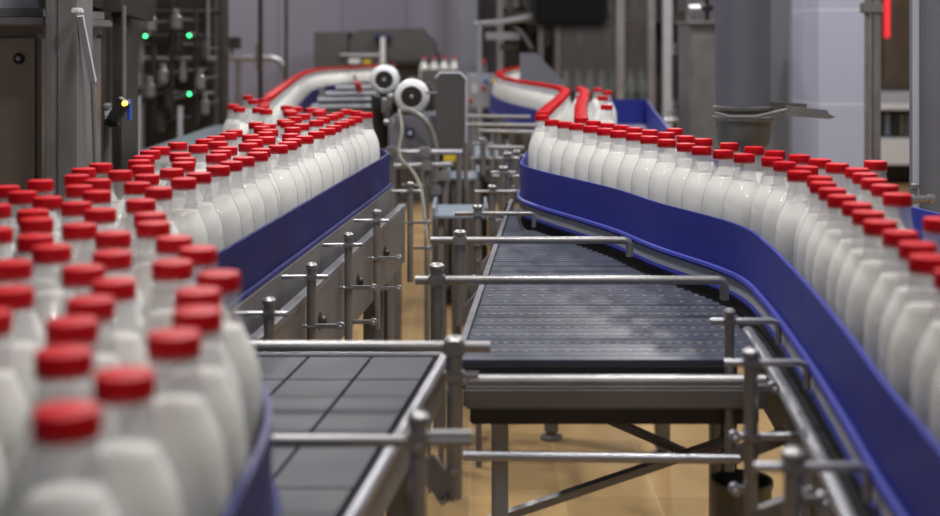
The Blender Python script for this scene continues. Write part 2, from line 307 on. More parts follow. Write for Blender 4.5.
def leg(root, x, y, z1, w_=.05, m='dull'):
    MB().box(x-w_/2, x+w_/2, y-w_/2, y+w_/2, .03, z1, .004).build('leg', m, root)
    MB().lathe([(.04, 0), (.04, .012), (.018, .02), (.018, .05)], (x, y, 0), 14).build('levelling_foot', 'dull', root)
# crowded conveyor (left)
KC = offs(cr([(-.86, 5.9), (-1.05, 8.05), (-1.095, 8.9), (-1.08, 9.55), (-.96, 10.03), (-.76, 10.6), (-.65, 11.2)], 8), .053)
LO = cr([(-.62, .45), (-.66, 1.2), (-.73, 1.6), (-.755, 1.95), (-.72, 2.2), (-.70, 2.6), (-.69, 2.9), (-.73, 3.5), (-.88, 4.2), (-.93, 4.9), KC[0]])[:-1]+KC
t = thing('bottle_conveyor', (-.45, 2.5, 0), 'crowded bottle conveyor with navy side guard, curving away to the grey hood', 'conveyor')
crowded = t
MB().prism(offs(LGc, -.004)+LO[::-1], BED-.011, BED).build('bed', 'bed', t)
g = MB().ribbon(LGc, ZB, ZT, .006).build('side_guard', 'navy', t)
MB().path([(x, y, ZB) for x, y in offs(LGc, -.006)], .006, 8).build('guard_rim', 'navy', g)
MB().ribbon(LO, BED, EYE-.36, .006).build('outer_guard', 'bed', t)
Lfr = [p for p in LGc if 2.06 < p[1] < 3.86]; Lnr = [p for p in LGc if 2.04 < p[1] < 3.9]
MB().ribbon(Lnr, BED-.04, ZB-.004, .012, -.008).build('guard_backing', 'dull', t)
MB().ribbon(Lnr, BED-.07, BED-.04, .03, -.012).build('wear_strip', 'navy', t)
MB().ribbon(Lfr, EYE-.66, EYE-.50, .006, -.05).build('side_plate', 'steel', t)
MB().ribbon(Lfr, EYE-.505, EYE-.492, .02, -.045).build('plate_flange', 'bright', t)
MB().ribbon(Lfr, EYE-.70, EYE-.5, .006, -.005).build('inner_side_plate', 'darksteel', t)
for Y, z1 in ((2.35, .85), (3.0, .85), (3.72, .9)):
    X = gx([p for p in LGc if p[1] < 3.9], Y, .4, 3.85)
    leg(t, X-.02, Y, z1, .055); leg(t, X-.26 if Y < 3 else X-.32, Y, BED-.03, .055)
    MB().bar((X-.02, Y, .45), (X-.27, Y, .45), .03, .03).build('cross_brace', 'dull', t)
for Y in (5.2, 6.6, 8.2, 9.6):
    X = gx([p for p in LGc if p[1] > 4.6], Y, 4.6, 9.9)
    leg(t, X-.09, Y, BED-.03, .05)
for i, Y in enumerate((2.13, 2.46, 2.84, 3.22, 3.84)):
    X = gx([p for p in LGc if p[1] < 3.86], Y, .4, 3.86)+.07
    bracket(t, X, Y, EYE-.425, EYE-.72, .009, [(EYE-.452, X-.066, X+.03, .0045, 0), (EYE-.545, X-.018, X+.055, .0035, 0)], [(.055, EYE-.545), (.055, EYE-.62)])
for Y, z0 in ((2.3, .84), (2.62, .84), (3.05, .84), (3.45, .84)):
    X = gx([p for p in LGc if p[1] < 3.86], Y, .4, 3.86)
    MB().lathe([(.02, -.01), (.02, .0), (.012, .004), (.012, .012), (.004, .014)], (X+.053, Y, z0+.07), 12, 'X').build('bolt', 'darksteel', t)
# slat conveyor (bottom middle)
bx = lambda Y: -.054+(Y-2.02)*.124
t = thing('tile_conveyor', (-.2, 1.4, 0), 'low conveyor of wide dark tiles with a tubular steel edge rail', 'conveyor')
m1 = MB(); rows = [2.02, 1.885, 1.43, 1.0, .6, .4]
for a, b in zip(rows[:-1], rows[1:]):
    for k in range(4):
        w0 = .098*k; g_ = .0025
        m1.prism([(bx(b+g_)-w0-g_, b+g_), (bx(a-g_)-w0-g_, a-g_), (bx(a-g_)-w0-.098+g_, a-g_), (bx(b+g_)-w0-.098+g_, b+g_)][::-1], .975, .985)
m1.build('tile_belt', 'tilebelt', t)
MB().prism([(bx(.4), .4), (bx(2.03), 2.03), (bx(2.03)-.4, 2.03), (bx(.4)-.4, .4)], .955, .974).build('belt_chain', 'gap', t)
MB().path([(bx(2.06)+.012, 2.06, .978), (bx(1.0)+.012, 1.0, .978), (bx(.4)+.012, .4, .978)], .009, 14).build('edge_rail', 'bright', t)
MB().path([(bx(2.04)+.012, 2.045, .981), (-.345, 2.045, .981)], .006, 12).build('end_rod', 'bright', t)
MB().bar((bx(2.02)+.006, 2.02, .945), (bx(.4)+.006, .4, .945), .012, .06).build('side_plate', 'dull', t)
for Y in (1.9, .9): leg(t, bx(Y)-.03, Y, .95, .045); leg(t, bx(Y)-.35, Y, .95, .045)
bracket(t, -.022, 1.81, EYE-.415, EYE-.64, .0115, [(EYE-.43, -.34, .028, .0085, 0), (EYE-.47, -.02, .012, .006, 0)], [(.014, EYE-.475), (.0, EYE-.60), (-.016, EYE-.64)])
bracket(t, -.055, 1.38, EYE-.397, EYE-.6, .0095, [(EYE-.428, -.215, .002, .0065, 0), (EYE-.42, -.05, .003, .004, 0)], [(.0, EYE-.43)])
MB().bar((-.035, 1.81, .88), (-.06, 1.81, .86), .02, .05).build('bracket_foot', 'dull', t)
MB().bar((-.055, 1.38, .9), (bx(1.38), 1.38, .93), .02, .03).build('bracket_foot', 'dull', t)
# transfer table (middle)
tx = lambda Y: -.163+.0753*Y
T_ = 0
t = thing('transfer_table', (.25, 2.8, 0), 'wide low table of slate grey mesh belt beside the winding conveyor', 'conveyor')
m1 = MB(); Y = 2.0; k = 0
while Y < 3.93:
    xr = min(RGx(Y), RGx(Y+.026))-(.036 if Y < 2.26 else .02) if Y < 3.33 else .155
    if Y > 3.33: xr = .135
    gap = .006 if k in (14, 31, 48) else .0022
    z = .985
    m1.prism([(tx(Y), Y), (xr-.004, Y), (xr-.004, Y+.0275-gap), (tx(Y), Y+.0275-gap)], z-.008, z)
    if k % 2 == 1 and Y < 2.6:
        x = tx(Y)+.012
        while x < xr-.02:
            m1.cur = 1; m1.box(x, x+.007, Y+.0235, Y+.0275, z-.004, z+.0012); m1.cur = 0; x += .0165 if Y < 2.4 else .033
    Y += .0275; k += 1
m1.build('mesh_belt', ['belt', 'pin'], t)
MB().prism([(tx(2.0), 1.995), (.41, 1.995), (.38, 2.5), (.16, 3.2), (.1, 3.4), (.11, 3.95), (tx(3.95), 3.95)], .95, .976).build('belt_underside', 'gap', t)
MB().bar((tx(1.99)-.008, 1.98, .98), (tx(3.95)-.008, 3.95, .98), .01, .022).build('edge_strip', 'bright', t)
MB().path([(tx(1.96)-.01, 1.96, .962), (.445, 1.96, .962)], .011, 16).build('front_roller', 'steel', t)
MB().box(-.01, .445, 1.94, 1.972, .925, .958, .004).build('front_beam', 'dull', t)
MB().box(.0, .445, 2.0, 2.06, .885, .93, .003).build('drive_box', 'darksteel', t)
for x, y in ((.05, 2.18), (.44, 2.22), (.09, 3.8)): leg(t, x, y, .95, .028, 'lightgrey' if x < .06 else 'dull')
MB().path([(-.01, 1.93, .860), (.40, 1.93, .855)], .0075, 14).build('tie_rod', 'bright', t)
MB().bar((.03, 2.2, .662), (.44, 2.2, .80), .022, .012).build('diagonal_brace', 'steel', t)
MB().bar((.2, 2.24, .84), (.372, 2.24, .765), .022, .012).build('diagonal_brace', 'dull', t)
MB().bar((.05, 2.18, .45), (.44, 2.22, .45), .03, .03).build('cross_brace', 'dull', t)
bracket(t, -.059, 2.31, EYE-.40, EYE-.62, .0115, [(EYE-.43, -.097, .452, .0082, 1)], [(.028, EYE-.54), (.028, EYE-.59)])
bracket(t, -.022, 2.81, EYE-.415, EYE-.62, .0115, [(EYE-.437, -.085, .345, .0082, 1)], [(.03, EYE-.52)])
bracket(t, .02, 3.35, EYE-.43, EYE-.62, .0105, [(EYE-.452, -.04, .165, .006, 1), (EYE-.53, .02, .08, .004, 0)], [(.0, EYE-.53), (.0, EYE-.57)])
bracket(t, .068, 4.0, EYE-.452, EYE-.64, .0105, [(EYE-.472, .015, .15, .005, 0), (EYE-.55, .068, .13, .004, 0)], [(.03, EYE-.55)])
for x, y in ((-.059, 2.31), (-.022, 2.81), (.02, 3.35)):
    MB().bar((x, y, EYE-.605), (x+.075, y, EYE-.52), .02, .02).build('bracket_arm', 'dull', t)
MB().bar((.068, 4.0, EYE-.6), (.12, 3.94, EYE-.52), .02, .02).build('bracket_arm', 'dull', t)
# winding conveyor (right)
RO = offs(cr([(.41, 10.3), (.27, 9.3), (.19, 8.4), (.185, 7.75), (.25, 6.98)], 8), .061)+cr([(.42, 6.78), (.6, 7.0), (.70, 7.3)], 8)+cr([(.80, 7.3), (.90, 7.3), (.99, 7.3)], 4)+cr([(.76, 5.0), (.71, 4.2), (.71, 3.6), (.77, 3.05), (.885, 2.72), (.94, 2.4), (.9, 2.0), (.76, 1.6), (.62, 1.35), (.57, 1.0), (.55, .7)], 8)
t = thing('bottle_conveyor', (.6, 2.8, 0), 'winding bottle conveyor with bright blue side guard and pale steel bed', 'conveyor')
MB().prism(offs(RGc, .004)+RO[::-1], BED-.011, BED).build('bed', 'bed', t)
g = MB().ribbon(RGc, ZB, ZT, .006).build('side_guard', 'blue', t)
MB().path([(x, y, ZB) for x, y in offs(RGc, -.007)], .007, 8).build('guard_rim', 'blue', g)
MB().ribbon(RO, BED, ZT, .008).build('outer_guard', 'blue', t)
Rn = [p for p in RGc if p[1] < 5.2]; Rd = offs(Rn, 0)
MB().ribbon(Rn, EYE-.47, ZB-.006, .007, -.003).build('guard_backing', 'lightgrey', t)
MB().path([(x, y, EYE-.476) for x, y in offs(Rn, -.002)], .008, 8).build('wear_strip', 'blue', t)
MB().ribbon(Rn, EYE-.505, EYE-.484, .012, .004).build('drive_chain', 'gap', t)
Rt = [p for p in RGc if p[1] < 2.25]
MB().path([(x, y, EYE-.505) for x, y in offs(Rt, -.026)], .011, 12).build('frame_tube', 'bright', t)
MB().ribbon(Rn, EYE-.53, EYE-.513, .05, -.002).build('chain_guide', 'gap', t)
MB().ribbon(Rt, EYE-.62, EYE-.515, .006, -.006).build('side_plate', 'dull', t)
for i, Y in enumerate((1.31, 1.73, 1.985)):
    X = RGx(Y)-.09
    bracket(t, X, Y, EYE-.413, EYE-.66, (.010, .0093, .0075)[i], [(EYE-.432, X-(.04, .035, .03)[i], X+.075, .0052, 1), (EYE-.53, X-.02, X+.07, .0055, 0)], [(-.022, EYE-.53), (-.022, EYE-.60), (.03, EYE-.465)] if i < 2 else [])
    MB().bar((X, Y, EYE-.64), (X+.1, Y, EYE-.60), .02, .02).build('bracket_foot', 'dull', t)
for Y in (1.05, 1.9): leg(t, RGx(Y)+.04, Y, BED-.03, .055)
for x, y in ((.62, 1.9), (.8, 2.6), (.69, 3.6), (.68, 4.6), (.9, 6.9), (.42, 6.2), (.2, 7.6), (.3, 4.8), (.29, 9.2)): leg(t, x, y, BED-.03, .05)
for px, py, Y, z2 in ((507.6, 152, 4.35, 200), (517, 150, 4.7, 190), (503.5, 166, 4.15, 215), (483, 138, 5.2, 175)):
    X, _, Z = at(px, py, Y)
    bracket(t, X, Y, Z, at(px, z2, Y)[2], .012, [(Z-.02, X-.04, X+.04, .005, 0), (Z-.08, X-.05, X+.04, .005, 0)], [(.02, Z-.12)])
for (xa, ya), (xb, yb), Y in (((454, 124.6), (540, 125.5), 5.6), ((480, 131), (537, 132.5), 5.4), ((462, 116), (530, 117), 6.2), ((488, 147), (524, 148), 4.8)):
    a = at(xa, ya, Y); b = at(xb, yb, Y); MB().tube(a, b, .009).build('cross_rod', 'steel', t)
    MB().tube((a[0]+.05, Y, a[2]), (a[0]+.05, Y, .0), .011).build('support_post', 'dull', t)
# ---------------------------------------------------------------- bottles
PROF = [(.0, .001), (.034, .0), (.0395, .003), (.0418, .012), (.0418, .122), (.0416, .138), (.0409, .152), (.0394, .165), (.0368, .177), (.0332, .187), (.0292, .195), (.0256, .202), (.0230, .209), (.0211, .217), (.0197, .226), (.0186, .235), (.0184, .240), (.0172, .242), (.0172, .246)]
def bottle_meshes():
    b = MB().lathe(PROF, seg=30, cap=False)
    b.lathe([(.0186, .2395), (.0208, .2399), (.0208, .2410), (.0186, .2414)], seg=30, cap=False)
    mk = MB().lathe([(.033, .002), (.038, .004), (.0402, .013), (.0404, .122), (.0402, .138), (.0395, .152), (.038, .165), (.0354, .177), (.0318, .187), (.0278, .195), (.0243, .202), (.0225, .2065)], seg=30)
    cp = MB(); seg = 72
    prof = [(.0196, .2440, 0), (.0202, .2444, 1), (.0202, .2555, 1), (.0192, .2578, 0), (.0165, .2584, 0)]
    vs = []
    for r, z, rib in prof:
        for k in range(seg): 
            rr = r-(.0007 if rib and k % 2 else 0); q = 2*math.pi*k/seg; vs.append((rr*math.cos(q), rr*math.sin(q), z))
    fs = [(i*seg+k, i*seg+(k+1) % seg, (i+1)*seg+(k+1) % seg, (i+1)*seg+k) for i in range(4) for k in range(seg)]+[tuple(4*seg+k for k in range(seg)), tuple(range(seg))]
    cp.add(vs, fs)
    rg = MB().lathe([(.0189, .2416), (.0199, .2416), (.0199, .2436), (.0189, .2436)], seg=30, cap=False)
    return b, mk, cp, rg
b_, mk_, cp_, rg_ = bottle_meshes()
first = thing('milk_bottle', (0, 0, BED), None, 'bottle')
WL[first.name] = (0, 0, 0)
kids = [b_.build('bottle_body', 'pet', first), mk_.build('milk', 'milk', first, 60), cp_.build('cap', 'red', first, 50)]
sub = rg_.build('tamper_ring', 'redd', kids[2])
used = [False]
def place(x, y, z, label, group, rz=0):
    if not used[0]: r = first; used[0] = True
    else:
        r = first.copy(); C.objects.link(r)
        for k in kids:
            c = k.copy(); C.objects.link(c); c.parent = r
            if k is kids[2]:
                d = sub.copy(); C.objects.link(d); d.parent = c
    r.location = (x, y, z+.0006); r.rotation_euler = (0, 0, rz); r['label'] = label; r['category'] = 'bottle'; r['group'] = group
    return r
ONES = 'zeroth first second third fourth fifth sixth seventh eighth ninth tenth eleventh twelfth thirteenth fourteenth fifteenth sixteenth seventeenth eighteenth nineteenth'.split()
TENS = ['', '', 'twent', 'thirt', 'fort', 'fift', 'sixt', 'sevent', 'eight']
def ordn(n_):
    if n_ < 20: return ONES[n_]
    return TENS[n_//10]+('ieth' if n_ % 10 == 0 else 'y-'+ONES[n_ % 10])
def dist(p, cur):
    best = 9
    for a, b in zip(cur[:-1], cur[1:]):
        vx, vy = b[0]-a[0], b[1]-a[1]; L2 = vx*vx+vy*vy or 1e-9
        t_ = max(0, min(1, ((p[0]-a[0])*vx+(p[1]-a[1])*vy)/L2)); d = math.hypot(p[0]-a[0]-t_*vx, p[1]-a[1]-t_*vy)
        best = min(best, d)
    return best
far = []
lanes = {}
for p in BL:
    k = int((dist(p, LGc)-.046)/.078+.5); lanes.setdefault(k, []).append(p)
for k, L in lanes.items():
    for i, (x, y) in enumerate(sorted(L, key=lambda p: p[1])):
        lane = 'file touching navy guard' if k == 0 else ordn(k+1)+' file from navy guard'
        place(x, y, BED, 'red-capped milk bottle, crowded conveyor, %s, %s from camera end' % (lane, ordn(i+1)), 'milk bottles crowding the navy-guarded conveyor', random.random()*6)
def line(L, key, txt, grp, lim=99):
    for i, (x, y) in enumerate(sorted(L, key=key)):
        if i < lim: place(x, y, BED, 'red-capped milk bottle, %s %s' % (ordn(i+1), txt), grp, random.random()*6)
        else: far.append((x, y))
line(BF, lambda p: p[1], 'from camera end, winding conveyor file against blue guard', 'milk bottles against the blue guard')
line(BS, lambda p: p[1], 'from camera end, second file of the winding conveyor', 'milk bottles in the second file of the winding conveyor')
line(BB, lambda p: p[1], 'in the short inner file leading away behind the bend', 'milk bottles in the short inner file')
line(BA, lambda p: p[1], 'from the bend in the far file towards the sloping plate', 'milk bottles in the far file of the winding conveyor', 44)
line(BK, lambda p: p[1], 'from the crowd in the single file curving past the motors', 'milk bottles in the single file behind the crowd', 36)
strays = ['alone behind the second file, between blue end wall and grey duct', 'standing apart behind the second file, before the twin steel tubes', 'before the raised blue end wall, the one farther back', 'before the raised blue end wall, the one closer to the bend', 'behind the inner file, farther back, beside the blue end wall', 'behind the inner file, between it and the blue end wall']
for (x, y), s_ in zip(BT, strays):
    place(x, y, BED, 'red-capped milk bottle '+s_, 'loose milk bottles on the winding conveyor')
b_, mk_, cp_, rg_ = bottle_meshes()
ft = thing('distant_milk_bottles', (0, 9, BED+.0006), 'tail of tightly packed red-capped milk bottles at the far ends of both conveyors', 'bottles')
ft['kind'] = 'stuff'
for nm, src, mm in (('bottle_bodies', b_, 'pet'), ('milk_fill', mk_, 'milk'), ('caps', cp_, 'red')):
    a = MB()
    for x, y in far: a.add([(vx+x, vy+y, vz+BED+.0006) for vx, vy, vz in src.v], src.f)
    o = a.build(nm, mm, ft); o['kind'] = 'stuff'
# ---------------------------------------------------------------- stainless cabinet and frames at the left
def pbox(m, px0, px1, py0, py1, Y, dep, bev=0, floor=False):
    a = at(px0, py0, Y); b = at(px1, py1, Y)
    return m.box(a[0], b[0], Y, Y+dep, 0 if floor else b[2], a[2], bev)
t = thing('steel_cabinet', (-1.3, 3.0, 0), 'stainless steel cabinet with round lock behind the crowded bottles', 'cabinet')
pbox(MB(), -150, 40, 33, 0, 2.95, .5, .012, True).build('body', 'cabinet', t)
pbox(MB(), -152, 45, 17, 26, 2.9, .55, .004).build('top_lip', 'steel', t)
pbox(MB(), -150, 43, 25, 34, 2.96, .48).build('neck', 'cabinet', t)
pbox(MB(), -148, 43, 8, 16.5, 2.98, .5).build('upper_ledge', 'dull', t)
pbox(MB(), 2, 38, -4, 8, 3.0, .02).build('window', 'lightgrey', t)
pbox(MB(), 40, 47, -6, 8, 2.99, .05).build('hinge', 'zinc', t)
x, y, z = at(19.5, 58.5, 2.95)
l_ = MB().lathe([(.012, 0), (.013, -.004), (.011, -.008), (.006, -.008)], (x, y, z), 20, 'Y').build('lock', 'black', t)
MB().lathe([(.0055, -.008), (.005, -.011), (.002, -.011)], (x, y, z), 14, 'Y').build('lock_core', 'bright', l_)
t = thing('steel_upright', (-.9, 2.85, 0), 'wide stainless upright standing beside the round-lock cabinet', 'machine frame')
a = at(48, 0, 2.85); b = at(76, 0, 2.85)
MB().box(a[0], a[0]+.018, 2.83, 3.0, 0, 2.3, .003).build('edge_post', 'steel', t)
MB().box(a[0]+.018, b[0], 2.85, 2.98, 0, 2.3, .004).build('web', 'dull', t)
a = at(75, 8, 2.84); MB().box(a[0], a[0]+.02, 2.81, 2.84, a[2]-.013, a[2], .003).build('hinge_block', 'white', t)
MB().bar(at(80, 16, 2.86), at(93, 82, 2.9), .014, .012).build('stay', 'lightgrey', t)
MB().tube(at(93, 82, 2.9), at(96, 170, 2.9), .006).build('stay_foot', 'steel', t)
t = thing('machine_panel', (-1.0, 3.6, 0), 'dark ribbed machine panels beside the stainless upright', 'machine')
for x0, x1, y0, m in ((76, 90, 25, 'dark'), (91, 101, 20, 'darksteel'), (103, 110, 15, 'dark'), (111, 121, 12, 'darksteel')):
    pbox(MB(), x0, x1, y0, 0, 3.6+(x0-76)*.005, .2, .004, True).build('panel', m, t)
pbox(MB(), 72, 121, -60, 12, 3.75, .3, 0).build('upper_box', 'darksteel', t)
MB().tube(at(124, 5, 3.6), at(124, 100, 3.6), .006).build('rail', 'dull', t)
MB().bar(at(72, -10, 3.7), at(150, 10, 3.9), .05, .07).build('top_beam', 'darksteel', t)
t = thing('sensor', at(118, 110, 3.5), 'black angled sensor with glowing amber lamp on the dark panels', 'sensor')
MB().tube(at(107, 105, 3.57)[:2]+(0,), at(107, 105, 3.57), .012).build('sensor_stand', 'dull', t)
MB().bar(at(113, 120, 3.5), at(125, 100, 3.5), .035, .03).build('housing', 'black', t)
MB().bar(at(109, 122, 3.52), at(118, 120, 3.52), .03, .03).build('bracket', 'black', t)
MB().bar(at(109, 122, 3.52), at(107.5, 106, 3.59), .02, .02).build('arm', 'black', t)
x, y, z = at(124.5, 103.5, 3.47); MB().lathe([(.006, .01), (.0065, -.002), (.003, -.006)], (x, y, z), 14, 'Y').build('lamp', 'ledo', t)
pbox(MB(), 127, 130, 100, 120, 3.52, .02).build('blue_tab', 'bluedot', t)
# pipework rack
t = thing('pipework_rack', (-2.0, 7.6, 0), 'dark rack of valves and pipes with three green lamps', 'machinery')
pbox(MB(), 60, 214, -60, 0, 8.2, .5, 0, True).build('back_panel', 'dark', t)
for px, w_, m, y0, y1 in ((141, 7, 'dull', -60, 300), (154, 5, 'darksteel', -60, 300), (222, 5, 'darksteel', -60, 330), (131, 4, 'dull', -60, 300), (172, 4, 'darksteel', -60, 120), (196, 5, 'darksteel', 10, 125), (208, 4, 'dull', -60, 60)):
    MB().tube(at(px, y0, 7.6), (at(px, 0, 7.6)[0], 7.6, max(0, at(px, y1, 7.6)[2])), w_/2/F*7.6).build('upright_pipe', m, t)
for y_, x0, x1, r, m in ((59, 122, 216, .016, 'dull'), (36, 125, 214, .011, 'darksteel'), (64, 124, 218, .009, 'darksteel'), (12, 124, 222, .014, 'dark'), (93, 150, 214, .01, 'dull'), (118, 124, 200, .012, 'dark')):
    MB().tube(at(x0, y_, 7.62), at(x1, y_, 7.62), r).build('cross_pipe', m, t)
rnd = random.Random(3)
for px, py in ((130, 45), (138, 78), (150, 88), (163, 74), (178, 45), (183, 72), (200, 80), (168, 100), (203, 50), (150, 22), (176, 20), (134, 100), (205, 105), (160, 122)):
    x, y, z = at(px, py, 7.5); r = rnd.uniform(.02, .04)
    MB().lathe([(r*.5, -.06), (r, -.045), (r, .02), (r*.6, .03), (r*.6, .06), (r*.2, .065)], (x, y, z), 14).build('valve', rnd.choice(['dull', 'dark', 'darksteel', 'steel']), t)
    MB().tube((x, 7.5, z), (x, 8.2, z), .012).build('valve_stub', 'dark', t)
for px, y0, y1 in ((138, 96, 137), (180, 106, 132), (127, 68, 90)):
    MB().tube(at(px, y0, 7.45), (at(px, 0, 7.45)[0], 7.45, .0 if y1 > 130 else at(px, y1, 7.45)[2]), .017).build('bright_pipe', 'lightgrey', t)
for px, py in ((145.5, 36), (189.5, 35.5), (189.5, 94)):
    x, y, z = at(px, py, 7.3)
    f_ = MB().lathe([(.018, .1), (.018, .01), (.012, 0)], (x, y, z), 12, 'Y').build('lamp_holder', 'black', t)
    MB().lathe([(.009, .005), (.0095, -.008), (.005, -.014)], (x, y, z), 12, 'Y').build('lamp', 'ledg', f_)
    MB().tube((x, 7.35, z), (x, 7.6, z+.0), .008).build('lamp_stem', 'dark', f_)
# thin poles and the bent pipe in front of the lilac wall
for px, r, lb in ((260.5, .017, 'thick dark pole between the bent pipe and the valve rack'), (274, .013, 'thin dark pole in front of the bent chrome pipe')):
    X = at(px, 0, 9)[0]-.0
    tag(MB().tube((X-.0, 9 if px < 270 else 9.6, 0), (X, 9 if px < 270 else 9.6, 4), r).build('pole', 'darksteel'), lb, 'pole')
pp = [at(226, 58, 10.4), at(272, 58, 10.4), at(279, 60, 10.4), at(284, 65, 10.4), at(286, 74, 10.4), at(286, 110, 10.4)]; pp.append((pp[-1][0], 10.4, 0))
t = thing('bent_pipe', (pp[-1][0], 10.4, 0), 'chrome pipe bent down in front of the lilac wall, small dark box above', 'pipe')
MB().path(pp, .03, 14).build('pipe', 'bright', t)
MB().tube((pp[0][0]+.1, 10.4, pp[0][2]), (pp[0][0]+.1, 10.4, 0), .025).build('stand', 'dull', t)
pbox(MB(), 226, 239, 37, 49, 10.42, .1).build('junction_box', 'dark', t); MB().tube(at(232, 48, 10.46), at(232, 59, 10.42), .012).build('conduit', 'dark', t)
MB().tube(at(258, 42, 10.3), at(258, 70, 10.4), .018).build('branch', 'bright', t)
# side table of pale steel sheet
t = thing('side_table', (-1.3, 5.5, 0), 'pale steel sheet table beside the crowd of bottles, dark slot on top', 'table')
MB().prism([(-1.45, 4.0), (-1.0, 4.0), (-1.02, 5.0), (-1.05, 6.0), (-1.18, 7.4), (-1.45, 7.4)], .955, .985).build('table_top', 'bed', t)
MB().box(-1.30, -1.12, 4.9, 4.98, .985, 1.01).build('slot_cover', 'darksteel', t); MB().box(-1.31, -1.11, 4.86, 5.02, 1.01, 1.016).build('slot_lid', 'bright', t)
for x, y in ((-1.4, 4.1), (-1.06, 4.1), (-1.4, 7.3), (-1.22, 7.3)): leg(t, x, y, .955, .04)
# ---------------------------------------------------------------- hooded machine, motors and covers in the middle distance
t = thing('hooded_machine', (-.9, 11.7, 0), 'dark grey hooded machine with sloped shoulder where the single file ends', 'machine')
q = [at(px, py, 11.7) for px, py in ((349, 41), (357, 30), (420, 28), (435, 43))]
zz = lambda p: (p[0], p[2])
MB().prismY([(q[0][0], .0)]+[zz(p) for p in q]+[(q[3][0], 0)], 11.7, 12.4).build('hood', 'hood', t)
pbox(MB(), 314, 347, 32, 0, 11.6, .7, .01, True).build('side_box', 'hood', t)
pbox(MB(), 347, 352, 34, 0, 11.75, .5, 0, True).build('joint', 'dark', t)
pbox(MB(), 380.5, 385, 37, 64, 11.55, .06).build('white_post', 'white', t); pbox(MB(), 374, 391, 35.5, 38.5, 11.6, .08).build('post_head', 'navy', t)
MB().tube(at(340, 55, 11.55), at(382, 55, 11.55), .012).build('rod', 'bright', t)
pbox(MB(), 363, 371, 60, 64, 11.5, .15, .01).build('yellow_cover', 'yellow', t); pbox(MB(), 348, 360, 59, 64, 11.5, .15, .01).build('white_cover', 'white', t)
pbox(MB(), 386, 435, 60, 64, 11.5, .2).build('ledge', 'dark', t)
def motor(px, py, Y, R, label, post):
    x, y, z = at(px, py, Y)
    t = thing('electric_motor', (x, Y, z), label, 'motor', 'electric motors behind the crowd of bottles')
    MB().lathe([(R*.55, .30), (R*.78, .28), (R*.8, .06), (R*.82, .05)], (x, Y, z), 28, 'Y').build('motor_body', 'dull', t)
    for k in range(10):
        q_ = math.pi*2*k/10; MB().bar((x+R*.82*math.cos(q_), Y+.07, z+R*.82*math.sin(q_)), (x+R*.82*math.cos(q_), Y+.26, z+R*.82*math.sin(q_)), .012, .012).build('cooling_fin', 'dull', t)
    c_ = MB().lathe([(R*.9, .09), (R, .07), (R, .02), (R*.9, .0), (R*.64, -.008), (R*.6, .0), (R*.6, .01)], (x, Y, z), 32, 'Y', cap=False).build('fan_cowl', 'white', t)
    g_ = MB().lathe([(R*.62, .012), (R*.6, .002), (R*.3, .0), (R*.26, -.004), (R*.1, -.004)], (x, Y, z), 28, 'Y').build('fan_grille', 'dark', c_)
    MB().lathe([(R*.13, -.003), (R*.12, -.01), (R*.05, -.012)], (x, Y, z), 14, 'Y').build('hub', 'steel', c_)
    MB().box(x-R*.4, x+R*.4, Y+.1, Y+.22, z+R*.7, z+R*1.05, .006).build('terminal_box', 'dark', t)
    MB().box(x-R*.5, x+R*.5, Y+.06, Y+.26, z-R*1.02, z-R*.7, .004).build('foot_plate', 'darksteel', t)
motor(384, 80, 5.6, .064, 'smaller white-cowled electric motor, the upper one of the two', 1)
motor(411.5, 97, 5.3, .072, 'bigger white-cowled electric motor with dark grille, the lower of the two', 1)
t = thing('gear_cabinet', (-.24, 5.5, 0), 'grey drive cabinet with small blue mark below the two motors', 'cabinet')
a = at(411.5, 97, 5.3); zc = a[2]-.072*1.03
MB().box(-.32, -.135, 5.28, 5.62, .95, zc, .008).build('body', 'greypaint', t)
for x in (-.31, -.145):
    for y in (5.3, 5.6): MB().box(x-.01, x+.01, y-.01, y+.01, 0, .96).build('leg', 'dull', t)
pbox(MB(), 406, 414, 129, 137, 5.27, .012).build('blue_mark', 'navy', t); pbox(MB(), 408, 412, 131, 135, 5.262, .01).build('mark_centre', 'white', t)
b = at(384, 80, 5.6); MB().box(b[0]-.06, b[0]+.06, 5.64, 5.9, .0, b[2]-.064*1.03, .008).build('motor_pedestal', 'dark', t)
pbox(MB(), 398, 434, 84, 126, 5.63, .2, .02).build('gear_housing', 'dark', t)
pbox(MB(), 375, 394, 98, 118, 5.5, .12, .01).build('gearbox', 'dark', t)
for px, py, m in ((377, 104, 'black'), (385, 107, 'dull'), (391, 103, 'steel'), (392, 110, 'darksteel'), (388, 112, 'zinc')):
    x, y, z = at(px, py, 5.42); MB().lathe([(.008, -.03), (.018, -.02), (.018, .03), (.007, .04)], (x, y, z), 12).build('fitting', m, t); MB().tube((x, y, z), (x, 5.55, z), .008).build('fitting_pin', 'dull', t)
t = thing('cover_plate', (0, 5.4, 0), 'tall grey cover with clipped top corners beside the lower motor', 'machine cover')
q = [at(px, py, 5.2) for px, py in ((435.5, 150), (435.5, 78), (440, 73), (460, 73), (466, 79), (466, 143), (460, 150))]
MB().prismY([zz(p) for p in q], 5.2, 5.26).build('plate', 'hood', t)
MB().path([(p[0], 5.2, p[2]) for p in q[1:6]], .005, 8).build('edge_trim', 'lightgrey', t)
for px in (441, 459): X = at(px, 0, 5.25)[0]; MB().box(X-.01, X+.01, 5.24, 5.27, 0, q[0][2]+.05).build('leg', 'darksteel', t)
MB().tube(at(427, 93, 5.15), at(437, 93, 5.2), .006).build('latch', 'bright', t)
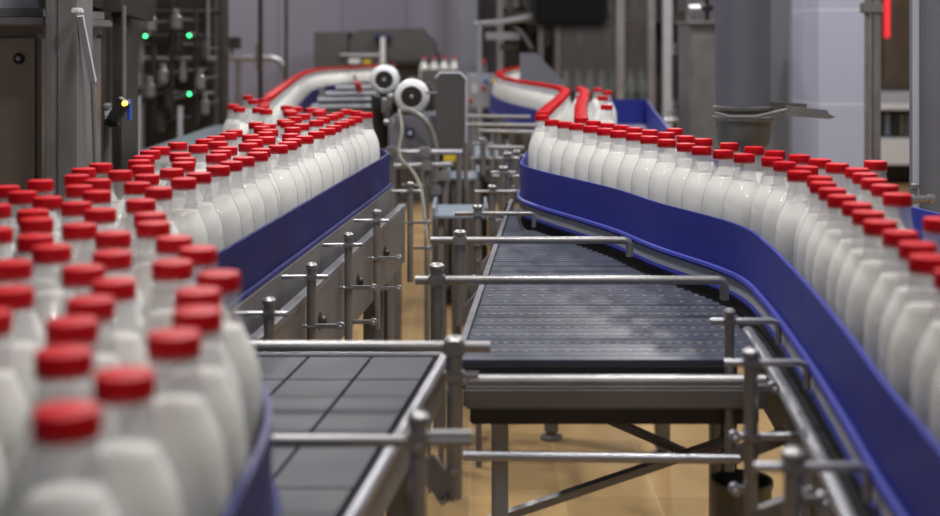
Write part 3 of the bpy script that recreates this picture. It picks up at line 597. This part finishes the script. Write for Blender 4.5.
# hose and cables
pts = cr([at(402, 111, 5.2), at(413, 112, 5.15), at(424, 119, 5.1), at(432, 133, 5.1), at(436, 155, 5.1), at(435, 200, 5.1)]+[(-.137, 5.1, .35), (-.14, 5.1, .02)], 6)
tag(MB().path(pts, .012, 10).build('hose', 'dull'), 'thick grey hose arching from the lower motor to the floor', 'hose')
pts = cr([at(399, 110, 4.9), at(402, 130, 4.8), at(399, 148, 4.75), at(402, 160, 4.7), at(413, 172, 4.6), at(421, 190, 4.5), at(425, 220, 4.4), at(428, 260, 4.3)]+[(-.137, 4.25, .3), (-.13, 4.2, .01)], 6)
tag(MB().path(pts, .0065, 8).build('cable', 'cable'), 'thin beige cable sagging between the conveyors down to the floor', 'cable')
t = thing('pipe_stand', (-.2, 4.7, 0), 'chrome pipe stand with cross tubes between the two conveyors', 'pipe stand')
for (a, b, r, m) in (((392, 152), (462, 152), .011, 'bright'), ((392, 166), (452, 164), .011, 'bright'), ((402, 185), (430, 185), .006, 'steel'), ((384, 122), (394, 122), .01, 'bright')):
    MB().tube(at(*a, 4.85), at(*b, 4.85), r).build('cross_tube', m, t)
for px, y0, r in ((391, 118, .012), (427, 160, .01), (436, 180, .012), (444, 165, .009), (459, 150, .01)):
    x, y, z = at(px, y0, 4.85); MB().tube((x, y, 0), (x, y, z), r).build('upright', 'dull' if px != 391 else 'bright', t)
for px, py in ((427, 166), (436, 190), (444, 176), (425, 152), (391, 152)):
    x, y, z = at(px, py, 4.83); MB().box(x-.02, x+.02, y-.02, y+.02, z-.018, z+.018, .004).build('clamp', 'steel', t)
# bars behind crowd
t = thing('steel_rack', (-.75, 6.4, 0), 'stack of bright horizontal steel bars in front of the motors', 'rack')
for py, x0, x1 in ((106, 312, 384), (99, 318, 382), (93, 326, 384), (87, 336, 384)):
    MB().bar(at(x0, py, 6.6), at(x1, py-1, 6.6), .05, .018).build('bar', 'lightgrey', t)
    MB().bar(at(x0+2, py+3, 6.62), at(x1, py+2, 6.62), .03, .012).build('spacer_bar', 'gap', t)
for px in (322, 350, 376): x = at(px, 0, 6.66)[0]; MB().box(x-.012, x+.012, 6.64, 6.68, 0, at(px, 87, 6.6)[2]).build('upright', 'dull', t)
t = thing('clamp_lever', at(357, 88, 6.5), 'small lever with red grip above the stack of steel bars', 'lever')
MB().bar(at(354, 75, 6.5), at(358, 86, 6.5), .012, .012).build('shaft', 'dull', t); MB().bar(at(357, 82, 6.48), at(360, 91, 6.55), .026, .02).build('grip', 'redd', t)
# trays and boxes low down between the conveyors
for k, (pg, Y, z, lb) in enumerate((([(441, 196), (452, 186), (477, 182), (470, 168), (456, 176)], 0, 0, 'pale blue steel chute leaning beneath the tall grey cover'),)):
    pass
def sheet(x0, x1, y0, y1, z, lb, rz, tilt):
    t = thing('drip_tray', ((x0+x1)/2, (y0+y1)/2, z), lb, 'tray', 'pale trays between the conveyors')
    MB().box(x0, x1, y0, y1, z, z+.012, .003).build('pan', 'pale', t)
    for xx in (x0, x1-.01): MB().box(xx, xx+.01, y0, y1, z, z+.04).build('lip', 'pale', t)
    for xx in (x0+.03, x1-.03):
        for yy in (y0+.04, y1-.04): MB().box(xx-.01, xx+.01, yy-.01, yy+.01, 0, z).build('leg', 'dull', t)
    t.rotation_euler = (0, 0, 0)
sheet(-.13, .06, 4.45, 4.75, .86, 'pale blue drip tray close to the beige cable, the lowest of three', 0, 0)
sheet(-.10, .04, 5.64, 5.95, .86, 'pale blue drip tray beneath the tall grey cover', 0, 0)
sheet(.0, .2, 6.26, 6.9, .90, 'pale blue drip tray beneath the far file of bottles', 0, 0)
tag(pbox(MB(), 441, 456, 153, 163, 7.4, .2, .008).build('yellow_bin', 'yellow'), 'yellow bin on the low dark machine, beneath the tall grey cover', 'bin')
t = thing('floor_machine', (-.05, 7.2, 0), 'dark low machine on the floor between the two conveyors', 'machine')
MB().box(-.16, .1, 7.2, 8.4, .0, .70, .02).build('body', 'dark', t); MB().box(-.15, .05, 7.25, 8.2, .70, .765, .01).build('lid', 'darksteel', t)
for k in range(4): MB().tube((-.13+k*.06, 7.17, .1), (-.13+k*.06, 7.17, .69), .015).build('pipe', 'dull', t)
# ---------------------------------------------------------------- machines behind the winding conveyor
t = thing('steel_column', (-.02, 9.3, 0), 'smooth grey column behind the tall cover, reaching the ceiling', 'column')
pbox(MB(), 457, 478, -260, 0, 9.75, .18, .01, True).build('shaft', 'greypaint', t)
t = thing('control_stand', (.1, 9.4, 0), 'light grey control box with red, blue and yellow buttons', 'control box')
pbox(MB(), 466, 496, 74, 108, 9.4, .12, .01).build('box', 'lightgrey', t)
for px, py, m, r in ((486, 81, 'bluedot', .016), (492.5, 81, 'yellow', .014), (483, 88, 'redd', .02), (470.5, 101, 'redd', .016), (484, 62, 'redd', .016)):
    x, y, z = at(px, py, 9.4)
    MB().lathe([(r, .02), (r, -.015), (r*.7, -.025), (.002, -.026)], (x, y, z), 16, 'Y').build('button', m, t)
pbox(MB(), 472, 480, 85, 93, 9.385, .02).build('label_plate', 'white', t)
MB().tube((.07, 9.46, 0), (.07, 9.46, 1.1), .025).build('stand', 'dull', t); MB().tube(at(484, 63, 9.43), at(484, 78, 9.43), .02).build('lamp_stem', 'dull', t)
t = thing('portal_frame', (.2, 9.1, 0), 'steel portal with sloping top tube, grey box and black cable', 'frame')
a = at(479.5, 22, 9.1); MB().box(a[0]-.016, a[0]+.016, 9.08, 9.12, 0, a[2]).build('post', 'lightgrey', t)
MB().path([at(474, 24, 9.1), at(500, 22, 9.1), at(536, 16, 9.1), at(560, 12, 9.1)], .02, 12).build('top_tube', 'bright', t)
a = at(558, 12, 9.1); MB().box(a[0]-.016, a[0]+.016, 9.08, 9.12, 0, a[2]).build('post', 'dull', t)
pbox(MB(), 486, 520, 32, 40, 9.1, .15, .006).build('light_box', 'lightgrey', t)
pbox(MB(), 505, 514, 38, 66, 9.15, .08).build('dark_head', 'black', t); pbox(MB(), 500, 518, 44, 50, 9.13, .1).build('dark_collar', 'darksteel', t)
MB().path(cr([at(514, 28, 9.05), at(519, 30, 9.0), at(525, 38, 8.9), at(532, 50, 8.8)], 5), .016, 8).build('cable', 'black', t)
MB().box(at(541, 0, 9.1)[0]-.02, at(541, 0, 9.1)[0]+.02, 9.1, 9.14, 0, at(541, 14, 9.1)[2]).build('post', 'dull', t)
t = thing('deflector_plate', (.45, 7.3, 0), 'sloping grey steel plate standing behind the far file of bottles', 'plate')
q = [at(px, py, 7.6) for px, py in ((520, 53), (536, 53), (566, 84), (566, 100), (520, 100))]
MB().prismY([zz(p) for p in q], 7.6, 7.63).build('plate', 'greypaint', t)
for px in (526, 560): X = at(px, 0, 7.6)[0]; MB().box(X-.012, X+.012, 7.63, 7.66, 0, 1.2).build('support', 'dull', t)
# far shelf conveyor with a few bottles
t = thing('shelf_conveyor', (-.25, 11.4, 0), 'narrow steel conveyor carrying four distant bottles beside the hooded machine', 'conveyor')
zt = EYE-(86-HY)/F*11.4
MB().box(-.44, -.02, 11.3, 11.5, zt-.06, zt, .005).build('bed', 'bed', t)
pbox(MB(), 421, 462, 69.5, 96, 11.28, .015).build('front_apron', 'hood', t)
for x in (-.4, -.06): MB().box(x-.02, x+.02, 11.38, 11.42, 0, zt-.06).build('leg', 'dull', t)
for i, px in enumerate((424, 434, 444, 454)):
    place(at(px, 0, 11.4)[0], 11.4, zt, 'small distant milk bottle on the shelf conveyor, %s from the hooded machine' % ordn(i+1), 'bottles on the shelf conveyor')
# enclosed filler with glass bottles
t = thing('filler_enclosure', (1.1, 11.6, 0), 'dark glazed filling machine with steel uprights, bottles behind its glass', 'machine')
xa, xb = at(500, 0, 11.6)[0], at(690, 0, 11.6)[0]
MB().box(xa, xb, 12.3, 12.4, 0, 2.6).build('back_panel', 'dark', t)
MB().box(xa, xb, 11.6, 12.3, 0, .62, .01).build('plinth', 'darksteel', t)
zs = EYE-(104-HY)/F*11.9
MB().box(xa, xb, 11.7, 12.2, zs-.05, zs).build('shelf', 'dark', t); MB().box(xa, xb, 11.7, 12.3, 1.62, 1.72).build('upper_beam', 'darksteel', t)
MB().box(xa, xb, 11.7, 11.9, 2.4, 2.6).build('top_beam', 'darksteel', t)
for px, w_, m in ((500, 6, 'dull'), (556, 5, 'darksteel'), (620, 8, 'steel'), (651, 7, 'steel'), (667, 9, 'lightgrey'), (688, 5, 'dull')):
    x = at(px, 0, 11.6)[0]; r = w_/F*11.6/2; MB().box(x-r, x+r, 11.56, 11.66, 0, 2.6).build('upright', m, t)
for px in (510, 530, 548, 566, 580, 596, 608, 634, 643):
    x = at(px, 0, 12)[0]; r = .03
    MB().lathe([(.02, 2.2), (.03, 1.75), (.045, 1.7), (.05, 1.56), (.028, 1.5), (.02, 1.42), (.012, 1.4)], (x, 12, 0), 14).build('filling_head', random.choice(['dull', 'darksteel', 'dark']), t)
pbox(MB(), 628, 640, 24, 30, 11.95, .06, .01).build('red_valve', 'redd', t)
pbox(MB(), 500, 556, -4, 8, 12.2, .05).build('pale_panel', 'cable', t)
pbox(MB(), 535, 620, 96, 128, 11.62, .04).build('front_apron', 'dark', t)
MB().box(at(560, 0, 11.58)[0], at(617, 0, 11.58)[0], 11.60, 11.605, 1.0, 2.4).build('window_pane', 'glass', t)
MB().box(at(624, 0, 11.58)[0], at(648, 0, 11.58)[0], 11.60, 11.605, 1.0, 2.4).build('window_pane', 'glass', t)
gb = MB().lathe([(.03, 0), (.045, .01), (.048, .16), (.04, .2), (.02, .26), (.018, .31)], (0, 0, 0), 18, cap=False)
for i, px in enumerate((566, 578, 590, 602, 613, 630, 641)):
    x = at(px, 0, 11.9)[0]
    o = MB().add([(v[0]+x, v[1]+11.9, v[2]+zs+.0006) for v in gb.v], gb.f).build('glass_bottle', mat('frosted_bottle', hexc(120, 122, 118), .3) if i == 0 else bpy.data.materials['frosted_bottle'])
    tag(o, 'cloudy empty bottle inside the glazed filler, %s from the sloping plate side' % ordn(i+1), 'bottle', 'empty bottles behind the filler glass')
# slim vertical pipes beside the filler
t = thing('valve_pipe', at(680, 110, 8), 'chrome valve with cross handle on a slim pipe beside the steel cabinet', 'valve')
x, y, z = at(678, 121, 7.9)
MB().tube((x, y, 0), (x, y, z+.06), .014).build('pipe', 'dull', t); MB().tube((x-.08, y, z), (x+.09, y, z+.02), .016).build('valve_body', 'bright', t)
MB().bar((x-.07, y-.02, z+.05), (x+.09, y-.02, z+.09), .02, .012).build('handle', 'bright', t)
pbox(MB(), 674, 684, 55, 100, 8.0, .1).build('valve_motor', 'dark', t); MB().tube((x, 8.02, z), (x, 8.02, 1.45), .012).build('riser', 'dull', t)
t = thing('steel_cabinet', (1.1, 6.2, 0), 'narrow steel cabinet with black knob on top, next to the grey duct', 'cabinet')
pbox(MB(), 690, 760, 22, 0, 6.2, .35, .01, True).build('body', 'dull', t)
pbox(MB(), 689, 762, 20, 24, 6.18, .4).build('top_lip', 'steel', t)
x, y, z = at(707, 20, 6.3); MB().lathe([(.01, 0), (.01, .04), (.03, .045), (.03, .07), (.012, .075), (.012, .14)], (x, y, z), 14).build('knob', 'black', t)
MB().tube(at(689, 10, 6.3), at(700, 9, 6.3), .025).build('pipe_end', 'bright', t); MB().tube(at(700, 9, 6.3), (x, 6.3, z+.05), .012).build('pipe_link', 'bright', t)
# grey duct with its clamp ring
Y = 3.6; X = at(743, 0, Y)[0]; r = 27.5/F*Y
zr = at(0, 108, Y)[2]; z2 = at(0, 120, Y)[2]; z3 = at(0, 147, Y)[2]
t = thing('hanging_duct', (X, Y, z3), 'thick grey duct hanging over the bottles, worn clamp ring at its foot', 'duct')
MB().lathe([(r, z2), (r, 4.0)], (X, Y, 0), 40).build('tube', 'column', t)
MB().lathe([(r*.5, z3), (r*.88, z3+.004), (r*.96, z3+.02), (r*1.02, z2), (r*1.04, z2+.008)], (X, Y, 0), 40).build('cup', 'zinc', t)
MB().lathe([(r*1.02, z2-.004), (r*1.12, z2+.002), (r*1.12, z2+.01), (r*1.02, z2+.014), (r*1.02, zr-.006), (r*1.10, zr-.004), (r*1.10, zr+.004), (r*1.0, zr+.008)], (X, Y, 0), 40).build('clamp_ring', 'zinc', t)
MB().bar(at(768, 106, Y-.03), at(806, 108.5, Y-.03), .012, .026).build('clamp_arm', 'zinc', t)
MB().prismY([(p[0], p[2]) for p in (at(786, 106, Y-.05), at(827, 110, Y-.05), at(829, 114, Y-.05), at(836, 117, Y-.05), at(830, 119, Y-.05), at(786, 116, Y-.05))], Y-.05, Y-.035).build('clamp_tongue', 'steel', t)
MB().path([at(715, 113, Y-.06), at(730, 117, Y-.11), at(755, 117, Y-.11), at(786, 110, Y-.06)], .005, 8).build('wire', 'dull', t)
MB().lathe([(.02, 0), (.012, -.012), (.002, -.014)], (X, Y-.02, z3), 14).build('drain_plug', 'steel', t)
# twin steel tubes
t = thing('twin_tubes', (at(872, 0, 5)[0], 5, 0), 'pair of floor to ceiling steel tubes in front of the tiled pilaster', 'pipes')
for px, r_ in ((867.5, .012), (876, .018)): x = at(px, 0, 5)[0]; MB().tube((x, 5, 0), (x, 5, 4), r_, 16).build('tube', 'steel' if r_ > .015 else 'dull', t)
x = at(871, 0, 5)[0]; MB().box(x-.04, x+.04, 4.975, 5.02, at(0, 8, 5)[2]-.02, at(0, 8, 5)[2]+.02, .004).build('coupling', 'dull', t)
# far packing machine behind the gap at the right
t = thing('packing_machine', (4.4, 13, 0), 'distant machine with white shelves and a glowing red strip lamp', 'machine')
pbox(MB(), 870, 990, -70, 90, 13.3, .3).build('brown_panel', mat('brown_panel', hexc(78, 66, 52), .6, 0, var=.3, vscale=3), t)
for y0, y1, m in ((92, 103, 'lightgrey'), (103, 110, 'white'), (112, 138, 'dark'), (139, 165, 'white'), (165, 180, 'dark')):
    pbox(MB(), 870, 990, y0, y1, 13.0 if m != 'dark' else 13.3, .4, .005).build('shelf', m, t)
pbox(MB(), 872, 990, 180, 0, 13.35, .2, 0, True).build('base', 'floor', t) if False else MB().box(4.1, 4.2, 13.3, 13.4, 0, at(0, 178, 13.3)[2]).build('leg', 'dull', t)
MB().box(5.0, 5.1, 13.3, 13.4, 0, at(0, 178, 13.3)[2]).build('leg', 'dull', t)
pbox(MB(), 868, 871, -70, 180, 13.1, .2).build('side_post', 'white', t)
for k, px in enumerate((886, 893, 900, 906)): pbox(MB(), px, px+4, 114, 136, 13.2, .1).build('carton', ('pale', 'darksteel', 'cable', 'dull')[k], t)
pbox(MB(), 886.5, 890, -20, 38, 12.9, .1, .01).build('red_lamp', 'ledr', t)
MB().tube(at(888, -60, 12.95), at(888, -18, 12.95), .02).build('lamp_hanger', 'dull', t)
MB().box(at(888, 0, 12.95)[0]-.03, at(888, 0, 12.95)[0]+.03, 12.9, 13.35, at(0, -62, 12.95)[2], at(0, -56, 12.95)[2]).build('lamp_arm', 'dull', t)
# grey post at the right edge and its chrome fitting
t = thing('grey_post', (1.13, 3.1, 0), 'broad grey painted post beyond the second file of bottles', 'post')
a = at(917, 0, 3.1); MB().box(a[0], a[0]+.3, 3.1, 3.16, 0, 4, .006).build('shaft', 'greypaint', t)
MB().box(a[0]-.004, a[0]+.002, 3.09, 3.12, 0, 4).build('edge_bead', 'lightgrey', t)
t = thing('pipe_fitting', at(915, 199, 3.0), 'chrome tee fitting bolted to the broad grey post', 'fitting')
MB().path([at(897, 199, 3.05), at(910, 199.5, 3.05)], .006, 12).build('rod', 'bright', t)
x, y, z = at(910, 199, 3.05)
MB().lathe([(.007, 0), (.011, .004), (.011, .02), (.009, .022), (.009, .045), (.012, .047), (.012, .06), (.006, .062)], (x-.004, y, z), 16, 'X').build('barrel', 'bright', t)
MB().lathe([(.007, 0), (.007, .02), (.010, .021), (.010, .03), (.004, .032)], at(915, 197, 3.05), 12).build('stem', 'bright', t)
# hanging black box at the top
t = thing('hanging_monitor', at(571, 10, .95), 'black box hanging from above over the far bottle file', 'monitor')
a = at(532, -40, .95); b = at(611, 30, .95)
MB().box(a[0], b[0], .95, 1.0, b[2], a[2], .004).build('housing', 'black', t)
MB().tube(((a[0]+b[0])/2, .975, a[2]-.01), ((a[0]+b[0])/2, .975, 4.0), .008).build('drop_rod', 'black', t)
# steel bucket under the table end
x, y, z = at(742, 479, 2.08)
t = thing('steel_can', (x, y, 0), 'round steel can on a pipe below the end of the transfer table', 'can')
r = 29/F*2.08
MB().lathe([(r*.9, z-.16), (r, z-.14), (r, z-.012), (r*1.06, z-.008), (r*1.06, z), (r*.96, z), (r*.95, z-.02), (r*.9, z-.12)], (x, y, 0), 32, cap=False).build('shell', 'zinc', t)
MB().lathe([(r*.9, z-.16), (r*.9, z-.15)], (x, y, 0), 24).build('bottom', 'darksteel', t)
MB().tube((x, y, 0), (x, y, z-.155), .03).build('pedestal', 'dull', t)
